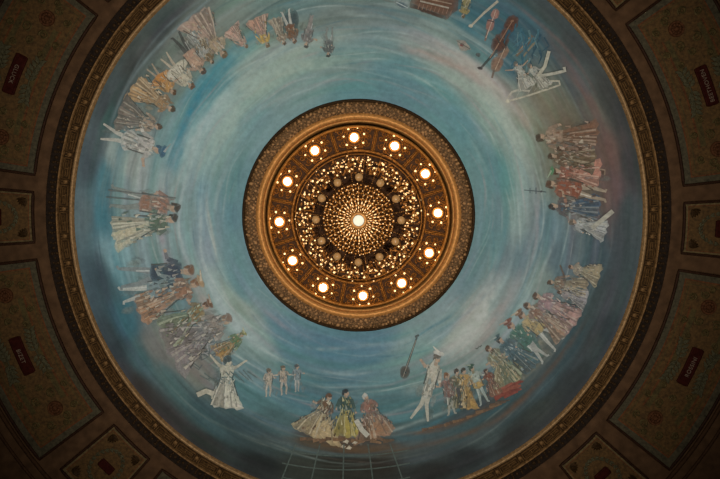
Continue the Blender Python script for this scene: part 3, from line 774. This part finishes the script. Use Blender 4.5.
def plaque(root, rc, ac, length, width, txt, fsize):
    mb = MB()
    patch(mb, rc - width / 2, rc + width / 2, ac - length / 2 / rc, ac + length / 2 / rc, .10, 8, 2)
    outline(mb, rc - width / 2, rc + width / 2, ac - length / 2 / rc, ac + length / 2 / rc, .06, .05, 8)
    pq = mb.build('name_plaque', M['plaque'], root)
    if txt:
        vs, fs = text_mesh(txt)
        xs = [v[0] for v in vs]; wd = max(xs) - min(xs)
        sx = min(fsize, length * .86 / wd); mb = MB()
        # tops of the letters towards the middle of the dome
        V_ = [pol(rc - v[1] * fsize, ac - v[0] * sx / rc, .125 + v[2] * .6) for v in vs]
        mb.add(V_, fs)
        o = mb.build('lettering', M['letter'], None)
        o.parent = pq
        o.location = (0, 0, 0)
def rosette(mb, rc, ac, rad, h, n=10):
    mb.tube([pol(rc + rad * math.sin(2 * PI * k / 20), ac + rad * math.cos(2 * PI * k / 20) / rc, h) for k in range(20)], .05, 5, closed=True)
    for k in range(n):
        q = 2 * PI * k / n
        mb.sphere(pol(rc + rad * .6 * math.sin(q), ac + rad * .6 * math.cos(q) / rc, h), .065, 6, 4)
    mb.sphere(pol(rc, ac, h), .1, 8, 5)

D2 = math.radians
def long_panel(adeg, txt, label, detail=True):
    ac = D2(adeg) + ROT; hw = D2(15.0); r0, r1 = 326.0, 405.0
    root = empty('coffered_panel', pol(366, ac), label, 'ceiling panel', 'long ceiling panels with name plaques')
    mb = MB(); outline(mb, r0 - .8, r1 + .8, ac - hw, ac + hw, .03, .052, 40); mb.build('frame', M['frame'], root, smooth=True)
    mb = MB()
    patch(mb, r0, r1, ac - hw, ac + hw, .015, 40, 4, ck(C_STRIP))
    for (i0, c, hh) in ((7, C_LINE, .02), (8.3, C_FIELD, .025), (11.5, C_OLIVE, .03), (12.3, C_FIELD, .035)):
        patch(mb, r0 + i0, r1 - i0, ac - hw + i0 / 340, ac + hw - i0 / 340, hh, 40, 6, ck(c))
    # bands inside the field
    for sg in (-1, 1):
        patch(mb, 366 + sg * 17 - 2.5, 366 + sg * 17 + 2.5, ac - hw * .6, ac + hw * .6, .04, 30, 1, ck(C_OLIVE))
        patch(mb, 366 + sg * 21.5 - .7, 366 + sg * 21.5 + .7, ac - hw * .62, ac + hw * .62, .042, 30, 1, ck(C_LINE))
    mb.build('painted_field', M['panel'], root, colors=True)
    mb = MB()
    for sg in (-1, 1): rosette(mb, 362, ac + sg * D2(9.9), 6.5, .05)
    mb.build('rosette', M['redbrown'], root)
    mb = MB(); R4 = random.Random(int(adeg * 10))
    for sg in (-1, 1):
        for (dr, da, s_) in ((-9, 7.4, 5), (9, 7.4, 5), (-10, 11.8, 4.5), (9, 11.8, 4.5), (0, 5.8, 4), (-22, 11, 4), (22, 10.5, 4), (-24, 7, 3.5), (24, 6.8, 3.5), (-5, 12.8, 3.4), (14, 4.4, 3.4), (-15, 4.6, 3)):
            spiral(mb, 366 + dr, ac + sg * D2(da), s_, sg * (1 if dr > 0 else -1), R4.uniform(0, 6), .05, .06)
            spiral(mb, 366 + dr, ac + sg * D2(da), s_ * .8, -sg * (1 if dr > 0 else -1), R4.uniform(0, 6), .05, .045, 1.0)
    mb.build('scroll_pattern', M['olive'], root)
    for sg in (-1, 1):
        mb = MB(); leafspray(mb, 366 + sg * 19, ac, 46, -sg, .06); mb.build('laurel_branch', M['laurel'], root)
    plaque(root, 366, ac, 38, 9.6, txt, 5.6)
    return root
def small_panel(adeg, label):
    ac = D2(adeg) + ROT; hw = D2(4.4); r0, r1 = 326.0, 395.0
    root = empty('coffered_panel', pol(360, ac), label, 'ceiling panel', 'small ceiling panels with wreaths')
    mb = MB(); outline(mb, r0 - .8, r1 + .8, ac - hw, ac + hw, .03, .052, 14); mb.build('frame', M['frame'], root, smooth=True)
    mb = MB()
    patch(mb, r0, r1, ac - hw, ac + hw, .015, 14, 4, ck(C_PALE))
    patch(mb, r0 + 3, r1 - 3, ac - hw + 3 / 340, ac + hw - 3 / 340, .02, 14, 4, ck(C_LINE))
    patch(mb, r0 + 3.8, r1 - 3.8, ac - hw + 3.8 / 340, ac + hw - 3.8 / 340, .025, 14, 4, ck(C_FIELD))
    mb.build('painted_field', M['panel'], root, colors=True)
    mb = MB()
    for k in range(22):
        q = 2 * PI * k / 22
        for s_ in (-1, 1):
            rr_, aa = 360 + (19 + s_ * 2) * math.sin(q), ac + (15 + s_ * 2) * math.cos(q) / 360
            L = 6.0; dq = q + PI / 2 + s_ * .5
            u = (L * math.sin(dq), L * math.cos(dq)); v = (1.6 * math.cos(dq), -1.6 * math.sin(dq))
            mb.add([pol(rr_ + u[0] * t + v[0] * w, aa + (u[1] * t + v[1] * w) / 360, .05 + .03 * (w == 0)) for (t, w) in ((0, 0), (.5, 1), (1, 0), (.5, -1))], [(0, 1, 2, 3)])
    mb.build('laurel_wreath', M['laurel'], root)
    mb = MB()
    for (sr, sa) in ((-1, -1), (-1, 1), (1, -1), (1, 1)):
        for j in range(5):
            q = math.atan2(-sr, -sa) + (j - 2) * .34
            b, c = 360 + sr * 28, ac + sa * 20 / 360
            mb.tube([pol(b + L * math.sin(q), c + L * math.cos(q) / 360, .05) for L in (0, 3, 6, 8.5)], [.03, .06, .05, .02], 4)
    mb.build('palmette', M['giltdark'], root)
    plaque(root, 360, ac, 15, 6.5, None, 4)
    return root
# angles run clockwise in the photo from its right edge
long_panel(202.5, 'GLUCK', 'long painted ceiling panel in the upper left corner of the photo, dark red name plaque')
long_panel(157.5, 'BIZET', 'long painted ceiling panel at lower left, laurel branches beside its red plaque')
long_panel(337.5, 'BEETHOVEN', 'long painted ceiling panel in the upper right corner of the photo, dark red name plaque')
long_panel(22.5, 'ROSSINI', 'long painted ceiling panel at lower right, laurel branches beside its red plaque')
small_panel(180, 'small square ceiling panel with green wreath at the left edge of the photo')
small_panel(0, 'small square ceiling panel with green wreath at the right edge of the photo')
small_panel(135, 'small wreath panel cut by the lower left edge of the photo')
small_panel(45, 'small wreath panel cut by the lower right edge of the photo')
small_panel(225, 'small wreath panel of which a corner shows at the upper left edge')
small_panel(315, 'small wreath panel of which a corner shows at the upper right edge')
long_panel(112.5, '', 'long panel of which only a corner shows at the bottom left edge')

# ------------------------------------------------------------------ oculus ring
ocu = empty('gilded_oculus_ring', (0, 0, Z_O), 'wide gilded moulded ring between the blue dome and the chandelier', 'ring')
ocu['kind'] = 'thing'
KO = 28.76 / F
def ro(rpx, h): return (rpx * KO, Z_O + h)
mb = MB(); mb.lathe([ro(117, .12), ro(116.6, -.03), ro(115.6, -.09), ro(114.4, -.10), ro(113.6, -.04)], 192); mb.build('outer_fillet', M['giltdark'], ocu, smooth=True)
mb = MB(); mb.lathe([ro(113.8, -.03), ro(112.5, -.09), ro(109, -.10), ro(105, -.06), ro(101.5, 0.0)], 192); mb.build('leaf_band', M['oculusband'], ocu, smooth=True)
mb = MB(); R5 = random.Random(9)
for k in range(150):
    a = 2 * PI * k / 150
    for (rr_, da, s_, hh) in ((112.4, .25, .05, -.09), (110.6, 0, .065, -.10), (107.8, .5, .05, -.09), (105.6, 0, .07, -.06), (103.4, .5, .06, -.02)):
        b = a + (da + R5.uniform(-.22, .22)) * 2 * PI / 150; rr_ += R5.uniform(-.7, .7)
        mb.sphere((rr_ * KO * math.cos(b), rr_ * KO * math.sin(b), Z_O + hh), s_ * R5.uniform(.45, 1.25), 6, 4, 1, 1, .9)
mb.build('leaf_pattern', M['oculusleaf'], ocu)
mb = MB(); mb.lathe([ro(103.4, .03), ro(102.6, -.04), ro(100.4, -.11), ro(98, -.10), ro(96.6, -.02), ro(96.2, .05)], 192); mb.build('gilded_roll', M['oculusroll'], ocu, smooth=True)
mb = MB(); mb.lathe([ro(96.4, .04), ro(95.8, -.02), ro(95, -.04), ro(94.2, 0), ro(93.4, .10), ro(92.8, .25), ro(92.8, .9)], 192); mb.build('inner_fillet', M['oculusroll'], ocu, smooth=True)
mb = MB(); mb.lathe([ro(92.6, .3), ro(92.6, 1.4), ro(.1, 1.4)], 96); tag(mb.build('ceiling', M['shaft'], smooth=True), kind='structure')

# ------------------------------------------------------------------ chandelier
ZC_ = CZ + 28.26 + .12            # crown plate
ch = empty('chandelier', (0, 0, 27.5), 'huge round gilded chandelier with lit bulbs hanging in the middle of the dome', 'chandelier')
A0 = D2(-3.2)                     # direction of the first lamp
def cyl(r, a, z): return Vector((r * math.cos(a), r * math.sin(a), z))
RI, RX = 2.66, 3.66
mb = MB(); mb.lathe([(RX, ZC_ + .10), (RX, ZC_ - .05), (RX - .05, ZC_ - .10), (RX - .11, ZC_ - .08), (RX - .13, ZC_ + .02)], 144); mb.build('outer_rim', M['brass'], ch, smooth=True)
mb = MB()
mb.lathe([(RI - .06, ZC_ + .05), (RI - .07, ZC_ - .15), (RI - .02, ZC_ - .20), (RI + .03, ZC_ - .15), (RI + .04, ZC_ + .05)], 144)
for k in range(72): mb.sphere(cyl(RI - .02, 2 * PI * k / 72, ZC_ - .21), .04, 6, 4)
mb.lathe([(RI - .17, ZC_ + .05), (RI - .18, ZC_ - .10), (RI - .15, ZC_ - .13), (RI - .12, ZC_ - .10), (RI - .11, ZC_ + .05)], 144)
mb.build('inner_rim', M['brass'], ch, smooth=True)
mb = MB(); mb.lathe([(RX - .02, ZC_ + .12), (RI - .1, ZC_ + .12), (1.5, ZC_ + .05), (.1, ZC_ + .0)], 96); mb.build('back_plate', M['brassdark'], ch, smooth=True)

def crown_panel():
    """one of the twelve pierced sectors, built about direction 0"""
    hw = D2(14.2); mb = MB(); z = ZC_ + .08
    n = 10
    vs = [cyl(RI + .06 + (RX - .16 - RI - .06) * j / 3, -hw + 2 * hw * i / n, z) for j in range(4) for i in range(n + 1)]
    mb.add(vs, [(j * (n + 1) + i, j * (n + 1) + i + 1, (j + 1) * (n + 1) + i + 1, (j + 1) * (n + 1) + i) for j in range(3) for i in range(n)])
    root = mb.build('crown_panel', M['brassdark'], None)
    mb = MB(); rc = 3.17
    def sp(dr, dt, size, hand, st, w=.022, turns=1.5):
        pts = []
        for k in range(18):
            t = k / 17; q = st + hand * turns * 2 * PI * t; s_ = size * (1 - .86 * t)
            pts.append(Vector((rc + dr + s_ * math.sin(q), dt + s_ * math.cos(q), z - .04)))
        mb.tube(pts, [w * (1 - .4 * k / 17) for k in range(18)], 4)
    for sg in (-1, 1):
        for (dr, dt, size, hand, st) in ((.24, .56, .17, 1, 0), (-.24, .46, .15, -1, 0), (.02, .60, .12, 1, 2), (.30, .30, .12, -1, 1), (-.32, .24, .11, 1, 4), (.02, .40, .10, -1, 3)):
            sp(dr, sg * dt, size, sg * hand, st if sg > 0 else PI - st)
            sp(dr * .95, sg * dt, size * .7, -sg * hand, st + 1.2, .016, 1.0)
    for k in range(12):
        q = 2 * PI * k / 12
        mb.sphere((rc + .31 * math.sin(q), .31 * math.cos(q), z - .04), .028, 5, 4)
    for k in range(3):
        s_ = .24 + .09 * k
        mb.tube([(rc + s_ * math.sin(2 * PI * j / 24), s_ * math.cos(2 * PI * j / 24), z - .05 + .01 * k) for j in range(24)], .016, 4, closed=True)
    o = mb.build('scroll_pattern', M['brass'], None); o.parent = root
    mb = MB()
    mb.lathe([(.26, z - .02), (.25, z - .09), (.20, z - .12), (.18, z - .08)], 20, c=(rc, 0))
    o = mb.build('lamp_cup', M['brass'], None, smooth=True); o.parent = root
    mb = MB(); mb.sphere((rc, 0, z - .14), .148, 18, 10)
    o = mb.build('lamp_globe', M['lamp'], None, smooth=True); o.parent = root; o['label'] = 'bright round lamp'
    for k in range(7):
        q = 2 * PI * k / 7 + .3
        mb = MB(); mb.sphere((rc + .40 * math.sin(q), .42 * math.cos(q), z - .10), .036 if k % 2 else .045, 8, 6)
        o = mb.build('bulb', M['bulb'], None, smooth=True); o.parent = root
    return root
def rotcopy(root, n, a0):
    kids = list(root.children)
    for k in range(n):
        if k == 0: r = root
        else:
            r = root.copy(); COL.objects.link(r)
            for c in kids:
                d = c.copy(); COL.objects.link(d); d.parent = r
        r.parent = ch; r.location = (0, 0, -ch.location.z); r.rotation_euler = (0, 0, a0 + 2 * PI * k / n)
rotcopy(crown_panel(), 12, A0)
# dividers between the sectors
mb = MB(); mb.tube([(RI + .03, 0, ZC_ + .0), (RX - .1, 0, ZC_ + .0)], .03, 6); mb.tube([(RI + .03, .06, ZC_ + .04), (RX - .1, .06, ZC_ + .04)], .014, 4); mb.tube([(RI + .03, -.06, ZC_ + .04), (RX - .1, -.06, ZC_ + .04)], .014, 4)
rotcopy(mb.build('divider', M['brass'], None), 12, A0 + D2(15))

# candle arms, two rows of bulbs
def arm(rad, z, w):
    mb = MB()
    mb.tube([(1.72, 0, ZC_ - .02), (1.80, 0, z - .12), (rad * .55 + .9, 0, z - .16), (rad - .04, .02, z - .08), (rad, 0, z)], .018, 5)
    mb.lathe([(.012, z - .02), (.05, z), (.065, z + .03), (.05, z + .05)], 8, c=(rad, 0))
    mb.sphere((rad - .12, .05, z - .08), .03, 5, 4); mb.sphere((rad - .2, -.05, z - .1), .026, 5, 4)
    root = mb.build('candle_arm', M['brass'], None, smooth=True)
    mb = MB(); mb.sphere((rad, 0, z - .05), w, 8, 6, 1, 1, 1.25)
    o = mb.build('bulb', M['bulb'], None, smooth=True); o.parent = root
    mb = MB(); mb.sphere((rad - .17, .07, z - .10), w * .72, 8, 6, 1, 1, 1.25)
    o = mb.build('bulb', M['bulb'], None, smooth=True); o.parent = root
    return root
rotcopy(arm(2.02, CZ + 27.1, .046), 24, D2(2))
rotcopy(arm(2.28, CZ + 27.35, .044), 24, D2(9.5))
# a dense inner wreath of leaves, and glowing specks that stand in for golden glints
mb = MB(); R6 = random.Random(12)
for k in range(480):
    a = R6.uniform(0, 2 * PI); r = R6.uniform(1.75, 2.42); z = CZ + 27.55 + R6.uniform(-.1, .25)
    q = R6.uniform(0, 6.28); s_ = R6.uniform(.05, .11)
    p = cyl(r, a, z); u = Vector((math.cos(q), math.sin(q), R6.uniform(-.4, .4))) * s_; v = Vector((-math.sin(q), math.cos(q), 0)) * s_ * .4
    mb.add([p - u, p + v, p + u, p - v], [(0, 1, 2, 3)])
o = mb.build('brass_foliage', M['brass'], ch); o['kind'] = 'stuff'
mb = MB()
for k in range(300):
    a = R6.uniform(0, 2 * PI); r = R6.gauss(2.08, .17); z = CZ + 27.3 + R6.uniform(-.1, .2)
    mb.sphere(cyl(r, a, z), R6.uniform(.014, .036), 6, 4)
o = mb.build('glowing_glints', M['tinybulb_glint'], ch); o['kind'] = 'stuff'

# twelve opal globes
ZG = CZ + 26.65
mb = MB()
mb.tube([(1.60, 0, ZC_), (1.62, 0, ZG + .7), (1.60, 0, ZG + .15)], .022, 6)
mb.lathe([(.17, ZG + .06), (.15, ZG + .12), (.06, ZG + .17), (.02, ZG + .2)], 14, c=(1.60, 0))
root = mb.build('globe_holder', M['brassdark'], None, smooth=True)
mb = MB(); mb.sphere((1.60, 0, ZG), .155, 18, 12)
o = mb.build('opal_globe', M['globe'], None, smooth=True); o.parent = root; o['label'] = 'cream opal glass globe'
rotcopy(root, 12, D2(.5))
mb = MB(); mb.lathe([(1.36, ZC_ + .02), (1.36, ZG + 1.0), (1.30, ZG + .62), (1.36, ZG + .5), (1.40, ZG + .56), (1.42, ZG + 1.0), (1.42, ZC_ + .02)], 72)
mb.build('basket_collar', M['brassdark'], ch, smooth=True)

# central basket of beads
ZK = CZ + 26.2
def zb(r): return ZK + .10 + .62 * (r / 1.36) ** 1.7
mb = MB(); mb.lathe([(1.36, zb(1.36) + .06)] + [(1.36 * (1 - k / 10), zb(1.36 * (1 - k / 10)) + .10) for k in range(1, 10)], 72)
mb.build('basket_bowl', M['brassdark'], ch, smooth=True)
R7 = random.Random(2)
for v_ in range(6):
    mb = MB(); r = .31 + .03 * (v_ % 2)
    mb.tube([(q, 0, zb(q) + .03) for q in (.28, .5, .8, 1.1, 1.34)], .012, 4)
    while r < 1.34:
        s_ = (.020 + .016 * (r / 1.34)) * R7.uniform(.75, 1.3)
        mb.sphere((r, R7.uniform(-.03, .03) * r, zb(r) - .01), s_, 7, 5, 1.8 if r < .85 else 1.1, 1, 1)
        r += s_ * R7.uniform(2.6, 4.2)
    root = mb.build('bead_strand', M['crystal'], None, smooth=True)
    mb = MB(); r = .34 + .05 * (v_ % 3)
    while r < 1.36:
        mb.sphere((r, R7.uniform(-.04, .04) * r, zb(r) - .045), (.013 + .010 * r) * R7.uniform(.7, 1.25), 7, 5, 2.4 if r < .8 else 1.1, 1, 1)
        r += R7.uniform(.10, .2)
    o = mb.build('bead_lights', M['tinybulb_glint'], None, smooth=True); o.parent = root
    rotcopy(root, 6, 2 * PI * v_ / 36)
mb = MB()
for k in range(36):
    a = 2 * PI * (k + .5) / 36
    for r in (.55, .78, 1.0, 1.18, 1.31): mb.sphere(cyl(r, a + R7.uniform(-.02, .02), zb(r) - .01), .02 + .012 * r, 6, 4, 1.2, 1.2, 1)
o = mb.build('crystal_drops', M['crystal'], ch, smooth=True); o['kind'] = 'stuff'
# garlands of beads from the rim to the basket
mb = MB()
for k in range(17):
    t = k / 16; r = RI - .1 - t * (RI - .1 - 1.38); z = ZC_ - .12 + t * (ZG + .55 - ZC_ + .12) - .35 * math.sin(PI * t)
    mb.sphere((r, 0, z), .021, 6, 4)
rotcopy(mb.build('bead_garland', M['crystal'], None, smooth=True), 24, D2(5.5))
mb = MB(); mb.lathe([(.30, ZK + .14), (.33, ZK + .08), (.28, ZK + .02), (.22, ZK + .04)], 32); mb.build('centre_ring', M['oculusroll'], ch, smooth=True)
mb = MB(); mb.sphere((0, 0, ZK + .02), .205, 24, 14, 1, 1, .6); o = mb.build('centre_lamp', M['centrelamp'], ch, smooth=True); o['label'] = 'bright white centre lamp'
mb = MB(); mb.tube([(0, 0, ZC_ + 1.5), (0, 0, ZK + .2)], .06, 10); mb.build('stem', M['brassdark'], ch, smooth=True)

# ------------------------------------------------------------------ light: unseen spots added at floor level to brighten the dome
w = bpy.data.worlds.new('world'); SC.world = w; w.use_nodes = True
w.node_tree.nodes['Background'].inputs['Color'].default_value = (1.0, .9, .8, 1)
w.node_tree.nodes['Background'].inputs['Strength'].default_value = .02
for k in range(4):
    a = PI / 4 + k * PI / 2
    ld = bpy.data.lights.new('added_dome_spot', 'SPOT'); ld.energy = 7000; ld.spot_size = D2(75); ld.spot_blend = 1.0; ld.shadow_soft_size = .6
    ld.color = (1.0, .98, .955)
    lo = bpy.data.objects.new('added_dome_spot', ld); COL.objects.link(lo)
    lo.location = (6.5 * math.cos(a), 6.5 * math.sin(a), 1.5)
    d = Vector((-.6 * math.cos(a), -.6 * math.sin(a) - .6, 28)) - lo.location
    lo.rotation_euler = d.to_track_quat('-Z', 'Y').to_euler()
